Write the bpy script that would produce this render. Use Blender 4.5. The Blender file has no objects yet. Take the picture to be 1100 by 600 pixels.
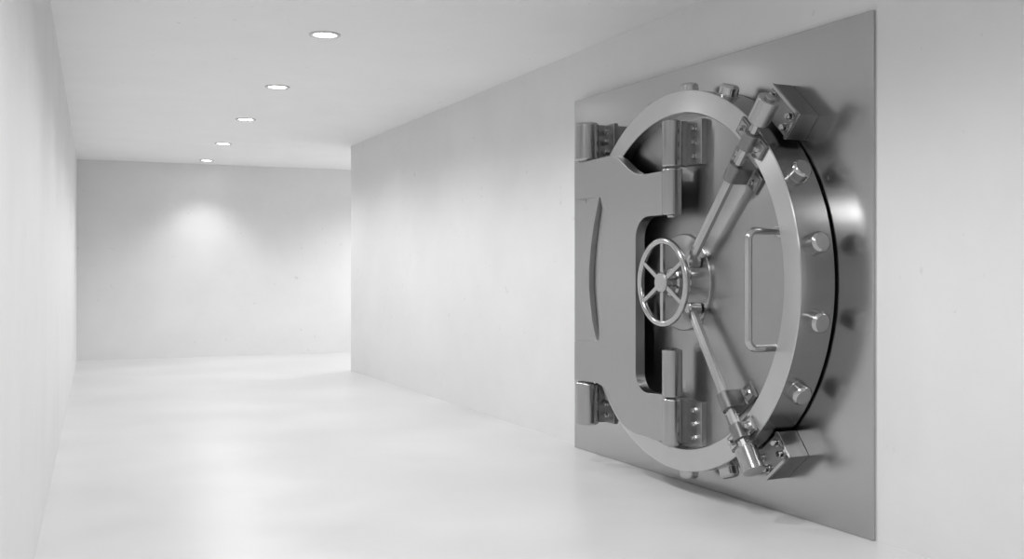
import bpy, bmesh, math, random
from mathutils import Vector, Matrix
C = bpy.context.scene.collection
PI = math.pi
f = 1135.0; H = 1.4; YH = 292.0          # focal length in px (1100 wide), eye height, horizon row
HC = 3.187                               # ceiling height

# ------------------------------------------------------------------ materials
def new_mat(name):
    m = bpy.data.materials.new(name); m.use_nodes = True
    return m, m.node_tree, m.node_tree.nodes['Principled BSDF']

def wall_mat(name, col, rough=.85, bump=.12, var=.03, coat=0):
    m, t, b = new_mat(name)
    tc = t.nodes.new('ShaderNodeTexCoord')
    n = t.nodes.new('ShaderNodeTexNoise'); n.inputs['Scale'].default_value = 1.3; n.inputs['Detail'].default_value = 7; n.inputs['Roughness'].default_value = .6
    r = t.nodes.new('ShaderNodeValToRGB')
    r.color_ramp.elements[0].position = .3; r.color_ramp.elements[1].position = .72
    r.color_ramp.elements[0].color = (col-var, col-var, col-var, 1); r.color_ramp.elements[1].color = (col+var*.6, col+var*.6, col+var*.58, 1)
    t.links.new(tc.outputs['Object'], n.inputs['Vector']); t.links.new(n.outputs['Fac'], r.inputs['Fac'])
    # sparse small pits / nicks in the plaster
    p = t.nodes.new('ShaderNodeTexNoise'); p.inputs['Scale'].default_value = 11; p.inputs['Detail'].default_value = 4
    pr = t.nodes.new('ShaderNodeValToRGB'); pr.color_ramp.elements[0].position = .24; pr.color_ramp.elements[1].position = .30
    pr.color_ramp.elements[0].color = (.86, .86, .86, 1); pr.color_ramp.elements[1].color = (1, 1, 1, 1)
    t.links.new(tc.outputs['Object'], p.inputs['Vector']); t.links.new(p.outputs['Fac'], pr.inputs['Fac'])
    mx = t.nodes.new('ShaderNodeMix'); mx.data_type = 'RGBA'; mx.blend_type = 'MULTIPLY'; mx.inputs[0].default_value = 1
    t.links.new(r.outputs['Color'], mx.inputs[6]); t.links.new(pr.outputs['Color'], mx.inputs[7])
    t.links.new(mx.outputs[2], b.inputs['Base Color'])
    b.inputs['Roughness'].default_value = rough
    n2 = t.nodes.new('ShaderNodeTexNoise'); n2.inputs['Scale'].default_value = 6; n2.inputs['Detail'].default_value = 8
    bp = t.nodes.new('ShaderNodeBump'); bp.inputs['Strength'].default_value = bump; bp.inputs['Distance'].default_value = .02
    t.links.new(tc.outputs['Object'], n2.inputs['Vector']); t.links.new(n2.outputs['Fac'], bp.inputs['Height']); t.links.new(bp.outputs['Normal'], b.inputs['Normal'])
    return m

def floor_mat():
    m, t, b = new_mat('polished_concrete')
    tc = t.nodes.new('ShaderNodeTexCoord')
    n = t.nodes.new('ShaderNodeTexNoise'); n.inputs['Scale'].default_value = .8; n.inputs['Detail'].default_value = 4; n.inputs['Roughness'].default_value = .5
    r = t.nodes.new('ShaderNodeValToRGB')
    r.color_ramp.elements[0].position = .2; r.color_ramp.elements[1].position = .8; r.color_ramp.interpolation = 'B_SPLINE'
    r.color_ramp.elements[0].color = (FLO, FLO, FLO, 1); r.color_ramp.elements[1].color = (FHI, FHI, FHI, 1)
    t.links.new(tc.outputs['Object'], n.inputs['Vector']); t.links.new(n.outputs['Fac'], r.inputs['Fac']); t.links.new(r.outputs['Color'], b.inputs['Base Color'])
    n2 = t.nodes.new('ShaderNodeTexNoise'); n2.inputs['Scale'].default_value = 1.6; n2.inputs['Detail'].default_value = 2
    mr = t.nodes.new('ShaderNodeMapRange'); mr.inputs['From Min'].default_value = .3; mr.inputs['From Max'].default_value = .7; mr.inputs['To Min'].default_value = .29; mr.inputs['To Max'].default_value = .37
    t.links.new(tc.outputs['Object'], n2.inputs['Vector']); t.links.new(n2.outputs['Fac'], mr.inputs['Value']); t.links.new(mr.outputs['Result'], b.inputs['Roughness'])
    bp = t.nodes.new('ShaderNodeBump'); bp.inputs['Strength'].default_value = .02; bp.inputs['Distance'].default_value = .004
    #
    b.inputs['IOR'].default_value = 1.5
    return m

def steel(name, col=.34, rough=.3, aniso=0, radial=False, grain=(2, 2, 120), var=.04, bump=.02):
    """brushed steel; grain = noise scale per local axis; radial = circular brushing round the local Y axis"""
    m, t, b = new_mat(name)
    tc = t.nodes.new('ShaderNodeTexCoord')
    mp = t.nodes.new('ShaderNodeMapping'); mp.inputs['Scale'].default_value = grain
    n = t.nodes.new('ShaderNodeTexNoise'); n.inputs['Scale'].default_value = 1; n.inputs['Detail'].default_value = 5
    t.links.new(tc.outputs['Object'], mp.inputs['Vector']); t.links.new(mp.outputs['Vector'], n.inputs['Vector'])
    mr = t.nodes.new('ShaderNodeMapRange'); mr.inputs['To Min'].default_value = rough-.02; mr.inputs['To Max'].default_value = rough+.02
    t.links.new(n.outputs['Fac'], mr.inputs['Value']); t.links.new(mr.outputs['Result'], b.inputs['Roughness'])
    r = t.nodes.new('ShaderNodeValToRGB')
    r.color_ramp.elements[0].color = (col-var, col-var, col-var, 1); r.color_ramp.elements[1].color = (col+var, col+var, col+var, 1)
    r.color_ramp.elements[0].position = .3; r.color_ramp.elements[1].position = .7
    t.links.new(n.outputs['Fac'], r.inputs['Fac']); t.links.new(r.outputs['Color'], b.inputs['Base Color'])
    b.inputs['Metallic'].default_value = 1
    if bump:
        bp = t.nodes.new('ShaderNodeBump'); bp.inputs['Strength'].default_value = bump; bp.inputs['Distance'].default_value = .002
        t.links.new(n.outputs['Fac'], bp.inputs['Height']); t.links.new(bp.outputs['Normal'], b.inputs['Normal'])
    if aniso:
        b.inputs['Anisotropic'].default_value = aniso
        if radial:
            tn = t.nodes.new('ShaderNodeTangent'); tn.direction_type = 'RADIAL'; tn.axis = 'Y'
            t.links.new(tn.outputs['Tangent'], b.inputs['Tangent']); b.inputs['Anisotropic Rotation'].default_value = .25
    return m

FLO, FHI = .63, .84
M = dict(
    wall=wall_mat('white_plaster', .81), ceil=wall_mat('ceiling_plaster', .93, var=.02),
    floor=floor_mat(),
    plate=steel('frame_plate_steel', .47, .22, grain=(2, 1, 300), var=.006, bump=.01),
    disc=steel('door_disc_steel', .39, .32, .86, True, grain=(9, 9, 9), var=.008, bump=0),
    ring=steel('door_ring_steel', .58, .31, .82, True, grain=(9, 9, 9), var=.008, bump=0),
    rim=steel('door_edge_steel', .38, .24, grain=(3, 150, 3), var=.005, bump=0),
    arm=steel('hinge_arm_steel', .42, .32, grain=(300, 4, 2), var=.008, bump=.01),
    barrel=steel('hinge_barrel_steel', .42, .22, grain=(60, 60, 3), var=.015, bump=.01),
    leaf=steel('hinge_leaf_steel', .38, .34, grain=(10, 10, 10), var=.01, bump=0),
    bright=steel('polished_steel', .50, .16, grain=(15, 15, 15), var=.01, bump=0),
    rod=steel('rod_steel', .46, .22, grain=(15, 15, 15), var=.01, bump=0),
    block=steel('block_steel', .24, .34, grain=(20, 20, 4), var=.015),
    dark=steel('gap_shade', .05, .6, grain=(9, 9, 9), var=.01, bump=0),  # near-black colour stands in for the shade between door rim and plate
)
mt, t_, b_ = new_mat('downlight_trim'); b_.inputs['Base Color'].default_value = (.62, .62, .62, 1); b_.inputs['Roughness'].default_value = .4; M['trim'] = mt
ml, t_, b_ = new_mat('downlight_lens'); b_.inputs['Emission Color'].default_value = (1, 1, 1, 1); b_.inputs['Emission Strength'].default_value = 14; M['lens'] = ml

# ------------------------------------------------------------------ mesh helpers
def finish(name, bm, mat, parent=None, loc=None, bevel=0, smooth=38, segs=2):
    bmesh.ops.recalc_face_normals(bm, faces=bm.faces)
    for fc in bm.faces: fc.smooth = True
    for e in bm.edges:
        if len(e.link_faces) == 2 and (e.calc_face_angle(0) > math.radians(smooth) or (e.calc_face_angle(0) > math.radians(12) and any(len(g.verts) > 6 for g in e.link_faces))): e.smooth = False
    me = bpy.data.meshes.new(name); bm.to_mesh(me); bm.free()
    me.materials.append(mat)
    o = bpy.data.objects.new(name, me); C.objects.link(o)
    if parent: o.parent = parent
    if loc is not None: o.location = loc
    if bevel:
        md = o.modifiers.new('edge', 'BEVEL'); md.width = bevel; md.segments = segs; md.limit_method = 'ANGLE'; md.angle_limit = math.radians(40)
        md.harden_normals = True
    return o

def quad_skin(bm, rings, close=True, cap=True):
    n = len(rings[0])
    vs = [[bm.verts.new(p) for p in r] for r in rings]
    for a, b in zip(vs[:-1], vs[1:]):
        for i in range(n if close else n-1):
            j = (i+1) % n
            bm.faces.new((a[i], a[j], b[j], b[i]))
    if cap:
        bm.faces.new(list(reversed(vs[0]))); bm.faces.new(vs[-1])
    return vs

def perp(a):
    a = Vector(a).normalized()
    h = Vector((0, 0, 1)) if abs(a.z) < .9 else Vector((1, 0, 0))
    x = a.cross(h).normalized(); return x, a.cross(x).normalized()

def support(prof, closed=False):
    """extra rings next to the ends of long profile runs, so rounded edges do not bend the shading of the flat parts"""
    out = []; n = len(prof)
    for i in range(n if closed else n-1):
        a, b = Vector(prof[i]), Vector(prof[(i+1) % n]); L = (b-a).length; out.append(tuple(a))
        if L > .02: out += [tuple(a.lerp(b, .0025/L)), tuple(a.lerp(b, 1-.0025/L))]
    if not closed: out.append(tuple(prof[-1]))
    return out

def lathe(bm, p0, p1, prof, seg=40):
    """prof: (distance along axis from p0, radius); solid of revolution with caps"""
    p0 = Vector(p0); a = (Vector(p1)-p0).normalized(); x, y = perp(a); prof = support(prof)
    rings = [[p0+a*d+(x*math.cos(2*PI*i/seg)+y*math.sin(2*PI*i/seg))*r for i in range(seg)] for d, r in prof]
    quad_skin(bm, rings)

def rod(bm, p0, p1, r, ch=0, seg=36):
    L = (Vector(p1)-Vector(p0)).length
    if ch: lathe(bm, p0, p1, [(0, r-ch), (ch*.3, r-ch*.4), (ch, r), (L-ch, r), (L-ch*.3, r-ch*.4), (L, r-ch)], seg)
    else: lathe(bm, p0, p1, [(0, r), (L, r)], seg)

def prism(bm, poly, n0, n1):
    """poly in (u,z) of the vault's own frame, extruded along the outward normal (local -Y)"""
    quad_skin(bm, [[(u, -n0, z) for u, z in poly], [(u, -n1, z) for u, z in poly]])

def extrude(bm, pts, vec):
    v = Vector(vec); quad_skin(bm, [[Vector(p) for p in pts], [Vector(p)+v for p in pts]])

def tube(bm, path, r, seg=16):
    path = [Vector(p) for p in path]; rings = []; x = None
    for i, p in enumerate(path):
        d = (path[min(i+1, len(path)-1)]-path[max(i-1, 0)]).normalized()
        if x is None: x, y = perp(d)
        x = (x-d*x.dot(d)).normalized(); y = d.cross(x)
        rings.append([p+(x*math.cos(2*PI*k/seg)+y*math.sin(2*PI*k/seg))*r for k in range(seg)])
    quad_skin(bm, rings)

def torus(bm, c, ax, R, r, seg=72, s2=18):
    c = Vector(c); x, y = perp(ax); a = Vector(ax).normalized(); vs = []
    for i in range(seg):
        t = 2*PI*i/seg; d = x*math.cos(t)+y*math.sin(t)
        vs.append([bm.verts.new(c+d*(R+r*math.cos(2*PI*k/s2))+a*r*math.sin(2*PI*k/s2)) for k in range(s2)])
    for i in range(seg):
        for k in range(s2):
            bm.faces.new((vs[i][k], vs[(i+1) % seg][k], vs[(i+1) % seg][(k+1) % s2], vs[i][(k+1) % s2]))

def annulus(bm, prof, seg=180):
    """closed profile (r, n) revolved round local Y at the origin"""
    prof = support(prof, True)
    vs = [[bm.verts.new((r*math.cos(2*PI*i/seg), -n, r*math.sin(2*PI*i/seg))) for r, n in prof] for i in range(seg)]
    k = len(prof)
    for i in range(seg):
        for j in range(k):
            bm.faces.new((vs[i][j], vs[(i+1) % seg][j], vs[(i+1) % seg][(j+1) % k], vs[i][(j+1) % k]))

def hexbolt(bm, p, ax, r, h):
    p = Vector(p); a = Vector(ax).normalized()
    lathe(bm, p, p+a, [(0, r*1.25), (h*.22, r*1.25), (h*.22, r), (h*.85, r), (h, r*.8)], 6)
    return bm

def empty(name, loc=(0, 0, 0), rz=0, label=None, cat=None, group=None, parent=None):
    o = bpy.data.objects.new(name, None); C.objects.link(o); o.location = loc; o.rotation_euler = (0, 0, rz); o.empty_display_size = .2
    if parent: o.parent = parent
    if label: o['label'] = label
    if cat: o['category'] = cat
    if group: o['group'] = group
    return o

# ------------------------------------------------------------------ the vault's own frame
PL = Vector((67/f*(H*f/(480-YH)), H*f/(480-YH), 0))        # far foot of the plate
PR = Vector((388/f*(H*f/(581-YH)), H*f/(581-YH), 0))       # near foot
U = (PR-PL).normalized(); LEN = (PR-PL).length; N = Vector((U.y, -U.x, 0))
if N.x > 0: N = -N
RZ = math.atan2(U.y, U.x)
def un(px, py, n):                                          # a photo position on the plane n metres off the plate -> (u, z)
    a = (px-550)/f; b = PL+N*n
    u = (a*b.y-b.x)/(U.x-a*U.y); y = b.y+u*U.y
    return (u, H-(py-YH)/f*y)
def W(u, n, z): return PL+U*u+N*n+Vector((0, 0, z))

# ------------------------------------------------------------------ room shell
WK = 500/f                                                   # right wall direction: dx per -dy
CR = Vector((-173/f*15.0, 15.0, 0))                          # far corner of the right wall
def wr(y): return Vector((CR.x+WK*(15.0-y), y, 0))
LK = .3935
def wl(y): return Vector((-2.32-LK*(y-5.14), y, 0))
YN = -3.2
def wall_slab(name, a, b, back, top=HC):
    """vertical slab from foot line a-b, thickness vector back"""
    bm = bmesh.new(); extrude(bm, [a, b, b+back, a+back], (0, 0, top))
    o = finish(name, bm, M['wall']); o['kind'] = 'structure'; return o
BL = Vector((-467.5/f*16.75, 16.75, 0)); BR = Vector((-173/f*18.5, 18.5, 0)); bd = (BR-BL).normalized()
nl = Vector((-1, -LK, 0)).normalized()*.2
wall_slab('wall_left', wl(YN), BL, nl)
BE = BL+bd*9.2
bn = Vector((-bd.y, bd.x, 0))*.2
wall_slab('wall_back', BL-bd*.2, BE, bn)
# right wall: long slab ending at the corner seen left of the vault
rn = Vector((1, WK, 0)).normalized()*.25
wall_slab('wall_right', CR, wr(YN), rn)
# side passage beyond that corner
RC = CR+rn; pe = RC+bd*5.0
wall_slab('wall_passage', RC, pe, Vector((bd.y, -bd.x, 0))*.2)
wall_slab('wall_passage_end', pe, BE, bd*.2)
wall_slab('wall_near', wl(YN)+Vector((-.3, 0, 0)), wr(YN)+Vector((.4, 0, 0)), Vector((0, -.2, 0)))
def slab(name, z0, z1, m):
    bm = bmesh.new(); extrude(bm, [(-9.5, YN-.3, z0), (6.4, YN-.3, z0), (6.4, 22.5, z0), (-9.5, 22.5, z0)], (0, 0, z1-z0))
    o = finish(name, bm, m); o['kind'] = 'structure'
slab('floor', -.15, 0, M['floor']); slab('ceiling', HC, HC+.15, M['ceil'])

# ------------------------------------------------------------------ downlights
LIGHTW = 80
def downlight(x, y, label, w=1.0, cone=159, blend=.62):
    t = empty('recessed_downlight', (x, y, HC), 0, label, 'ceiling light', 'recessed downlights in the ceiling')
    bm = bmesh.new(); s = 48; prof = [(.118, 0), (.116, -.009), (.108, -.013), (.092, -.010), (.084, -.002), (.084, 0)]
    vs = [[bm.verts.new((r*math.cos(2*PI*i/s), r*math.sin(2*PI*i/s), z)) for r, z in prof] for i in range(s)]
    for i in range(s):
        for j in range(len(prof)):
            k = (j+1) % len(prof); bm.faces.new((vs[i][j], vs[(i+1) % s][j], vs[(i+1) % s][k], vs[i][k]))
    finish('trim_ring', bm, M['trim'], t)
    bm = bmesh.new(); lathe(bm, (0, 0, 0), (0, 0, -1), [(0, .084), (.003, .084), (.005, .07)], s)
    finish('lens', bm, M['lens'], t)
    l = bpy.data.lights.new('lamp', 'SPOT'); l.energy = LIGHTW*w; l.spot_size = math.radians(cone); l.spot_blend = blend; l.shadow_soft_size = .07
    lo = bpy.data.objects.new('lamp', l); C.objects.link(lo); lo.parent = t; lo.location = (0, 0, -.09)
    return t
def ceil_pt(px, py): y = (HC-H)*f/(YH-py); return ((px-550)/f*y, y)
seen = [(349, 37), (298, 93), (264, 128), (240, 154), (222, 172)]
words = ['largest and nearest round recessed downlight in the white ceiling', 'second nearest recessed downlight in the ceiling row, glowing white',
         'middle one of the five recessed downlights in the ceiling row', 'fourth recessed downlight from the viewer, small and close to the far end',
         'smallest and farthest recessed downlight, just before the back wall']
pts = [ceil_pt(*p) for p in seen]
for p, w in zip(pts[:4], words): downlight(*p, w)
downlight(*pts[4], words[4], .75, 108, 1)
stp = Vector((pts[0][0]-pts[2][0], pts[0][1]-pts[2][1]))/2
for k, w in ((1, 'recessed downlight overhead, just in front of the viewer and out of frame'), (2, 'recessed downlight overhead beside the vault, out of frame'),
             (3, 'recessed downlight straight above the viewer, out of frame'), (4, 'recessed downlight behind the viewer by the near wall')):
    downlight(pts[0][0]+stp.x*k, pts[0][1]+stp.y*k, w)
downlight(-.9, 17.2, 'recessed downlight in the side passage near its corner, hidden by the right wall', 2.2)
downlight(1.6, 18.2, 'recessed downlight deep in the side passage, hidden by the right wall', 1.2)

# ------------------------------------------------------------------ vault frame plate, fixed to the wall
ZT = 2.765
frame = empty('vault_frame', PL, RZ, 'tall brushed steel wall plate behind the round vault door', 'vault frame')
def back_n(u, gap=.0):                                       # how far behind the plate's face the wall lies
    p = PL+U*u; d = (Vector((1, WK, 0)).normalized()); return -((CR-p).dot(d))/(-N.dot(d)) if False else ((CR-p).dot(d))/(d.dot(-N))
bm = bmesh.new()
b0, b1 = back_n(0), back_n(LEN)
quad_skin(bm, [[(0, 0, 0), (LEN, 0, 0), (LEN, b1, 0), (0, b0, 0)], [(0, 0, ZT), (LEN, 0, ZT), (LEN, b1, ZT), (0, b0, ZT)]])
finish('wall_plate', bm, M['plate'], frame, bevel=.006)
print('PLATE thickness', b0, b1)

DU, DZ, R = 1.779, 1.345, 1.197                              # door centre and radius
NF, NI, ND = .25, 1.058, .17                                 # ring face, ring inner radius, disc face
DU, _ = un(733, 302, .19)
print('door centre u', DU)
def rad(r, ang, n): a = math.radians(ang); return Vector((DU+r*math.cos(a), -n, DZ+r*math.sin(a)))

def strike_block(ang, length, r0, r1, h):
    a = math.radians(ang); er = Vector((math.cos(a), 0, math.sin(a))); et = Vector((-math.sin(a), 0, math.cos(a))); c = Vector((DU, 0, DZ)); nn = Vector((0, -1, 0))
    bm = bmesh.new()
    P = lambda r, t, n: c+er*r+et*t+nn*n
    l2 = length/2
    # block with a raised lip round the two outer edges of its face
    extrude(bm, [P(r0, -l2, .0), P(r1, -l2, .0), P(r1, l2, .0), P(r0, l2, .0)], nn*(h-.012))
    b = finish('strike_block', bm, M['block'], frame, bevel=.004)
    bm = bmesh.new()
    extrude(bm, [P(r1-.018, -l2, h-.012), P(r1, -l2, h-.012), P(r1, l2, h-.012), P(r1-.018, l2, h-.012)], nn*.014)
    s = -1 if ang > 0 else 1
    extrude(bm, [P(r0, s*l2, h-.012), P(r1-.018, s*l2, h-.012), P(r1-.018, s*(l2-.018), h-.012), P(r0, s*(l2-.018), h-.012)], nn*.014)
    finish('face_lip', bm, M['rod'], b)
    for fr in (.27, .70):
        for ft in (-.66, .66):
            bm = bmesh.new(); p = P(r0+(r1-r0)*fr, l2*ft, h-.012)
            lathe(bm, p, p+nn, [(0, .024), (.006, .024), (.006, .019), (.034, .019), (.038, .016)], 20)
            finish('bolt', bm, M['bright'], b)
strike_block(47.3, .30, 1.222, 1.395, .145)
strike_block(-50.3, .25, 1.205, 1.375, .145)

def frame_hinge(px, y0, y1, n, r, leafpx, flip):
    u, z0 = un(px, y1, n); _, z1 = un(px, y0, n)
    bm = bmesh.new(); rod(bm, (u, -n, z0), (u, -n, z1), r, .016)
    h = finish('frame_hinge', bm, M['barrel'], frame)
    ul = leafpx
    bm = bmesh.new()
    zc0, zc1 = z0+.012, z1-.012
    # foot that carries the barrel back to the plate, and the flat leaf bolted beside it
    prism(bm, [(u-.02, zc0), (u+.05, zc0), (u+.05, zc1), (u-.02, zc1)], 0, n-.03)
    finish('hinge_bracket', bm, M['leaf'], h, bevel=.004)
    bm = bmesh.new()
    prism(bm, [(u+.048, zc0), (ul, zc0), (ul, zc1), (u+.048, zc1)], .13, .165)
    prism(bm, [(u+.048, zc0+.01), (ul-.05, zc0+.01), (ul-.05, zc1-.01), (u+.048, zc1-.01)], 0, .132)
    finish('hinge_leaf', bm, M['leaf'], h, bevel=.003)
    for k in range(3):
        bm = bmesh.new(); z = zc0+(zc1-zc0)*(.2+.3*k); hexbolt(bm, (u+.085, -.165, z), (0, -1, 0), .018, .03)
        finish('bolt', bm, M['bright'], h)
    return u
AN0, AN1 = .262, .335                                        # hinge arm back and front
frame_hinge(630.5, 132.5, 173.5, .29, .088, un(659.5, 150, .165)[0], 0)
frame_hinge(630.5, 409.5, 455, .29, .088, un(659.5, 150, .165)[0], 1)

# ------------------------------------------------------------------ vault door
door = empty('vault_door', PL, RZ, 'huge round brushed steel vault door with hand wheel, locking rods and hinge arm', 'vault door')
cen = (DU, 0, DZ)
bm = bmesh.new(); lathe(bm, (0, -.0, 0), (0, -1, 0), [(0, R-.05), (.03, R-.05), (.03, .5)], 180); finish('door_gap_spacer', bm, M['dark'], door, cen)  # spacer behind the rim, coloured near black to paint the shadow gap
bm = bmesh.new(); annulus(bm, [(R-.12, .013), (R-.004, .013), (R, .016), (R, NF-.006), (R-.12, NF-.006)]); finish('door_edge', bm, M['rim'], door, cen)
bm = bmesh.new(); annulus(bm, [(NI, ND-.02), (R-.02, ND-.02), (R-.02, NF-.006), (R+.001, NF-.006), (R-.003, NF), (NI+.004, NF), (NI, NF-.004)]); finish('door_ring', bm, M['ring'], door, cen)
bm = bmesh.new(); lathe(bm, (0, -.024, 0), (0, -1, 0), [(0, R-.115), (ND-.024, R-.115), (ND-.024, .02)], 180)
finish('door_disc', bm, M['disc'], door, cen)

for ang in (10, 30, 70, 90, 110, -10, -30, -70, -90, -110, 130, -130):
    if abs(ang) == 130: continue
    bm = bmesh.new(); rb = .06
    lathe(bm, rad(R-.03, ang, .138), rad(R+.2, ang, .138), [(0, rb), (.03+.046, rb), (.03+.056, rb-.004), (.03+.063, rb-.013)], 40)
    b = finish('locking_bolt', bm, M['bright'], door)
    bm = bmesh.new(); p0 = rad(R-.004, ang, .138); p1 = rad(R+.2, ang, .138)
    lathe(bm, p0, p1, [(0, rb+.010), (.007, rb+.008), (.007, rb-.002)], 40)
    finish('bolt_collar', bm, M['rim'], b)

# hub flange, hub and hand wheel
bm = bmesh.new(); HZ = un(733, 303, .19)[1]; hc = (DU, 0, HZ)
lathe(bm, (0, -ND+.002, 0), (0, -1, 0), [(0, .307), (.022, .307), (.027, .302), (.027, .02)], 96)
finish('hub_flange', bm, M['disc'], door, hc)
bm = bmesh.new(); lathe(bm, (0, -ND-.02, 0), (0, -1, 0), [(0, .115), (.012, .115), (.02, .095), (.085, .095), (.095, .085), (.1, .06), (.15, .05)], 64)
finish('wheel_hub', bm, M['barrel'], door, hc)
WN = .338; WR = .262
wheel = empty('hand_wheel', (DU, -WN, HZ), 0, parent=door)
bm = bmesh.new(); torus(bm, (0, 0, 0), (0, 1, 0), WR, .0215); finish('wheel_rim', bm, M['bright'], wheel)
bm = bmesh.new(); lathe(bm, (0, .04, 0), (0, -1, 0), [(0, .055), (.03, .066), (.055, .066), (.064, .058)], 48); finish('wheel_boss', bm, M['rod'], wheel)
for k in range(6):
    a = math.radians(90+60*k); d = Vector((math.cos(a), 0, math.sin(a)))
    bm = bmesh.new(); tt = Vector((-d.z, 0, d.x))
    w0, w1, hh = .017, .014, .012
    q = lambda r, w: [d*r+tt*w-Vector((0, hh, 0)), d*r+tt*w+Vector((0, hh, 0)), d*r-tt*w+Vector((0, hh, 0)), d*r-tt*w-Vector((0, hh, 0))]
    quad_skin(bm, [q(.05, w0), q(WR-.01, w1)])
    finish('spoke', bm, M['rod'], wheel, bevel=.006)

# locking rods with end cylinders and saddle clamps
def locking_rod(pin, pout, pcyl0, pcyl1, clamps, na=.262, nb=.305):
    a2 = un(*pin, na); b2 = un(*pout, nb)
    A = Vector((a2[0], -na, a2[1])); B = Vector((b2[0], -nb, b2[1])); ax = (B-A).normalized()
    nn = Vector((0, -1, 0)); tt = ax.cross(nn).normalized(); kk = tt.cross(ax).normalized()
    if tt.x < 0: tt = -tt
    if kk.y > 0: kk = -kk
    L = (B-A).length
    def along(px, py):                                       # nearest point of the rod to a photo position
        c2 = un(px, py, nb); v = Vector((c2[0], -nb, c2[1])); return (v-A).dot(ax)
    prof = [(.028, -.016), (.028, .010), (.014, .027), (-.014, .027), (-.028, .010), (-.028, -.016), (-.016, -.027), (.016, -.027)]
    ring = lambda p: [p+tt*x+kk*y for x, y in prof]
    bm = bmesh.new(); quad_skin(bm, [ring(A), ring(A+ax*(L+.02))])
    rd = finish('locking_rod', bm, M['rod'], door, bevel=.003, smooth=20)
    c0, c1 = along(*pcyl0), along(*pcyl1)
    bm = bmesh.new(); rod(bm, A+ax*c0, A+ax*c1, .0635, .003, 56); finish('rod_cylinder', bm, M['barrel'], rd)
    # eye that joins the rod to the hub
    bm = bmesh.new(); p = A-ax*.0
    lathe(bm, p-kk*.058, p+kk, [(0, .036), (.076, .036), (.082, .03)], 36); finish('rod_eye', bm, M['barrel'], rd)
    for (cx, cy), face, ln, ft in clamps:
        s = along(cx, cy); c = A+ax*s
        ct = -c.y-face                                       # height of rod axis above the surface it is bolted to
        r1, r0 = .047, .0345
        out = []; 
        dn = -ct+.0
        arc = [(r1*math.cos(t), r1*math.sin(t)) for t in [PI*i/14 for i in range(15)]]
        prof = [(ft, dn+.018)]; 
        fl = ft+.055; prof = [(ft, dn), (ft, dn+.02), (r1+.006, dn+.02), (r1, dn+.03)]+arc+[(-r1, dn+.03), (-r1-.006, dn+.02), (-fl, dn+.02), (-fl, dn)]
        bm = bmesh.new(); base = c-ax*(ln/2)
        extrude(bm, [base+tt*x+nn*y for x, y in prof], ax*ln)
        cl = finish('rod_clamp', bm, M['block'], rd, bevel=.003, smooth=30)
        for sg in (1, -1):
            p = c+tt*((ft+r1)/2 if sg > 0 else -(fl+r1)/2-.015)+nn*(dn+.02)
            hexbolt(bm2 := bmesh.new(), p, nn, .018, .03)
            # raised washer plate under the bolt
            e = ln*.36
            extrude(bm2, [p+ax*e+tt*.03, p-ax*e+tt*.03, p-ax*e-tt*.03, p+ax*e-tt*.03], nn*.005)
            finish('clamp_bolt', bm2, M['bright'], rd)
    return rd
locking_rod((741, 282), (826, 107), (812, 128.7), (826.5, 106), [((803, 151), NF, .105, .115), ((785, 184), ND, .11, .135)])
locking_rod((742, 331), (808, 500), (801.5, 480), (811, 506), [((791, 466), NF, .095, .105), ((778, 432), ND, .11, .135)])

# D-shaped pull handle
hb = un(840, 248, ND); ht = un(840, 373.5, ND); hu = hb[0]-.02; z1, z0 = hb[1], ht[1]; zg0, zg1 = z0, z1; gn = .385; cr = .05
path = [(hu, -ND, z1), (hu, -(gn-cr), z1)]
path += [(hu, -(gn-cr+cr*math.sin(t)), z1-cr+cr*math.cos(t)) for t in [PI/2*i/8 for i in range(1, 9)]]
path += [(hu, -(gn-cr+cr*math.cos(t)), z0+cr-cr*math.sin(t)) for t in [PI/2*i/8 for i in range(0, 9)]]
path += [(hu, -ND, z0)]
bm = bmesh.new(); tube(bm, path, .021, 20); hd = finish('pull_handle', bm, M['bright'], door)
for z in (z0, z1):
    bm = bmesh.new(); lathe(bm, (hu, -ND, z), (hu, -1, z), [(0, .036), (.008, .036), (.012, .03)], 32); finish('handle_rose', bm, M['rod'], hd)

# hinges that carry the door on the arm
HN = .292; HR = .064
def barrel(px, y0, y1, name='door_hinge', dome=None):
    u, z1 = un(px, y0, HN); z0 = un(px, y1, HN)[1]
    bm = bmesh.new(); L = z1-z0
    p = [(0, HR-.008), (.004, HR-.003), (.01, HR), (L-.01, HR), (L-.004, HR-.003), (L, HR-.008)]
    if dome == 'top': p = p[:4]+[(L-.016, HR-.002), (L-.004, HR-.014), (L, HR-.026), (L+.006, HR-.034)]
    if dome == 'bottom': p = [(-.012, .028), (-.004, .03), (0, .032), (0, HR-.012), (.006, HR-.004), (.012, HR)]+p[3:]
    lathe(bm, (u, -HN, z0), (u, -HN, z1), p, 48)
    return finish(name, bm, M['barrel'], door), u, z0, z1
def leaf(h, u, z0, z1):
    ua, ub = un(741, 150, ND+.05)[0], un(752, 150, ND+.05)[0]
    zc0, zc1 = z0+.008, z1-.008
    bm = bmesh.new(); prism(bm, [(u-.045, zc0), (u+.045, zc0), (u+.045, zc1), (u-.045, zc1)], ND-.002, HN-.02)
    finish('hinge_bracket', bm, M['leaf'], h, bevel=.003)
    bm = bmesh.new(); prism(bm, [(u+.04, zc0), (ub, zc0), (ub, zc1), (u+.04, zc1)], ND-.002, ND+.04)
    finish('hinge_leaf', bm, M['leaf'], h, bevel=.004)
    for k in range(3):
        bm = bmesh.new(); hexbolt(bm, ((ua+ub)/2-.005, -(ND+.04), zc0+(zc1-zc0)*(.19+.31*k)), (0, -1, 0), .016, .03)
        finish('bolt', bm, M['bright'], h)
h, u, z0, z1 = barrel(722, 129, 179.5, dome='top'); leaf(h, u, z0, z1)
h, u, z0, z1 = barrel(722, 181, 231.5, dome='bottom')
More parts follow.
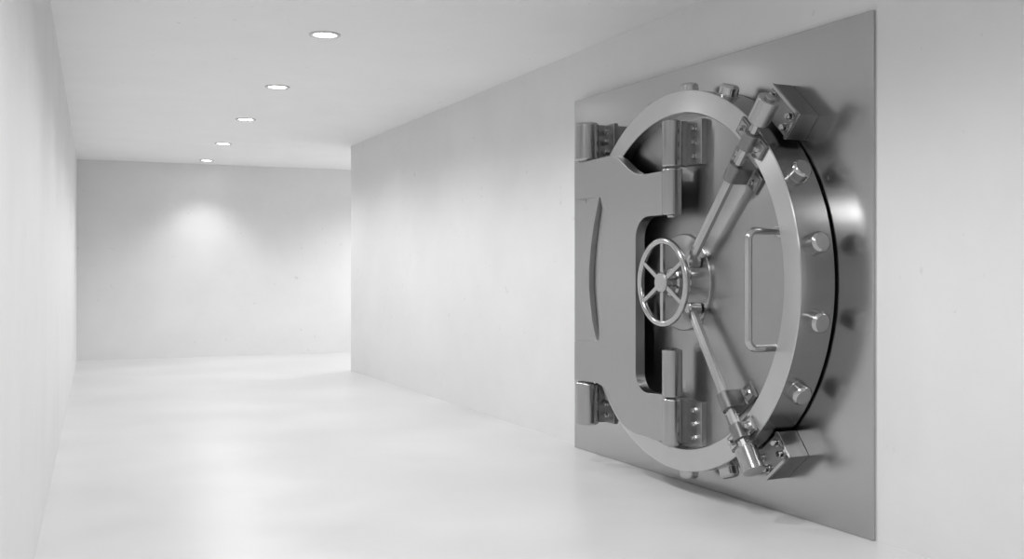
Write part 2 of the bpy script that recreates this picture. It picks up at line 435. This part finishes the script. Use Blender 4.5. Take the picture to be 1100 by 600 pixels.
h, u, z0, z1 = barrel(722, 374, 426, dome='top')
h, u, z0, z1 = barrel(722, 427.5, 477.5, dome='bottom'); leaf(h, u, z0, z1)

# the C-shaped hinge arm
ux = un(716, 200, AN1)[0]
def arc(cx, cy, rx, ry, t0, t1, k=8): return [(cx+rx*math.cos(math.radians(t0+(t1-t0)*i/k)), cy+ry*math.sin(math.radians(t0+(t1-t0)*i/k))) for i in range(k+1)]
out = [(617, 176), (637, 171.3), (650, 168.3), (656, 167.3), (660, 167.8), (664, 170), (670, 176), (676, 182), (682, 186), (688, 187.2), (694, 186.8), (715, 183),
       (715, 230.5)]
out += arc(697, 257, 14.5, 25, -90, -180)
out += arc(697, 399, 14.5, 23, 180, 90)
out += [(715, 424), (715, 475), (706, 473), (695, 469), (684, 466), (675, 461.5), (668, 455), (660, 442.5), (655, 430), (651, 419.5), (647, 414.5), (641, 411), (632, 409.6), (617, 407.5)]
scoop = [((643, 211.5), (645, 211.5)), ((640.3, 225), (650.5, 224)), ((637, 243), (649, 243)), ((634, 265), (646.5, 265)), ((632, 290), (645.5, 290)), ((632, 308), (645.5, 308)),
         ((633.5, 327), (646.5, 327)), ((635.5, 345), (647, 345)), ((638.5, 360), (645, 360)), ((640, 365.3), (643, 365.3))]
out += [(617, 365.5)]+[b for a, b in reversed(scoop)]+[(617, 214.5)]
bm = bmesh.new(); prism(bm, [un(x, y, AN1) for x, y in out], AN0, AN1)
# the hollow that rises smoothly from the inset panel's curved edge to the arm's face
secs = []
for a, b in scoop:
    A_, B_ = un(*a, AN1), un(*b, AN1)
    secs.append([(A_[0]-.002, -AN0, A_[1]), (B_[0], -AN0, B_[1])]+[(A_[0]+(B_[0]-A_[0])*t, -(AN1-.05*(1-t)**2), A_[1]+(B_[1]-A_[1])*t) for t in (1, .8, .6, .4, .2, 0)])
quad_skin(bm, secs)
arm = finish('hinge_arm', bm, M['arm'], door, bevel=.003)
bm = bmesh.new(); prism(bm, [un(617, 214.8, AN1)]+[un(x-.2, y, AN1) for (x, y), b in scoop]+[un(617, 365.2, AN1)], AN0, AN1-.006)
finish('inset_panel', bm, M['arm'], arm, bevel=.0015)
p = un(628, 216, AN1); bm = bmesh.new(); lathe(bm, (p[0], -(AN1-.008), p[1]), (p[0], -1, p[1]), [(0, .014), (.008, .014), (.011, .01)], 20); finish('set_screw', bm, M['bright'], arm)

# ------------------------------------------------------------------ camera, world, colour
cam = bpy.data.cameras.new('camera'); co = bpy.data.objects.new('camera', cam); C.objects.link(co)
co.location = (0, 0, H); co.rotation_euler = (PI/2, 0, 0); cam.sensor_width = 36; cam.lens = f*36/1100; cam.shift_y = -(300-YH)/1100
cam.clip_start = .05
S = bpy.context.scene; S.camera = co
w = bpy.data.worlds.new('world'); S.world = w; w.use_nodes = True; w.node_tree.nodes['Background'].inputs[0].default_value = (.8, .8, .8, 1); w.node_tree.nodes['Background'].inputs[1].default_value = .3
S.view_settings.view_transform = 'Standard'; S.view_settings.look = 'None'; S.view_settings.gamma = 1; S.view_settings.use_curve_mapping = False
S.view_settings.exposure = .16
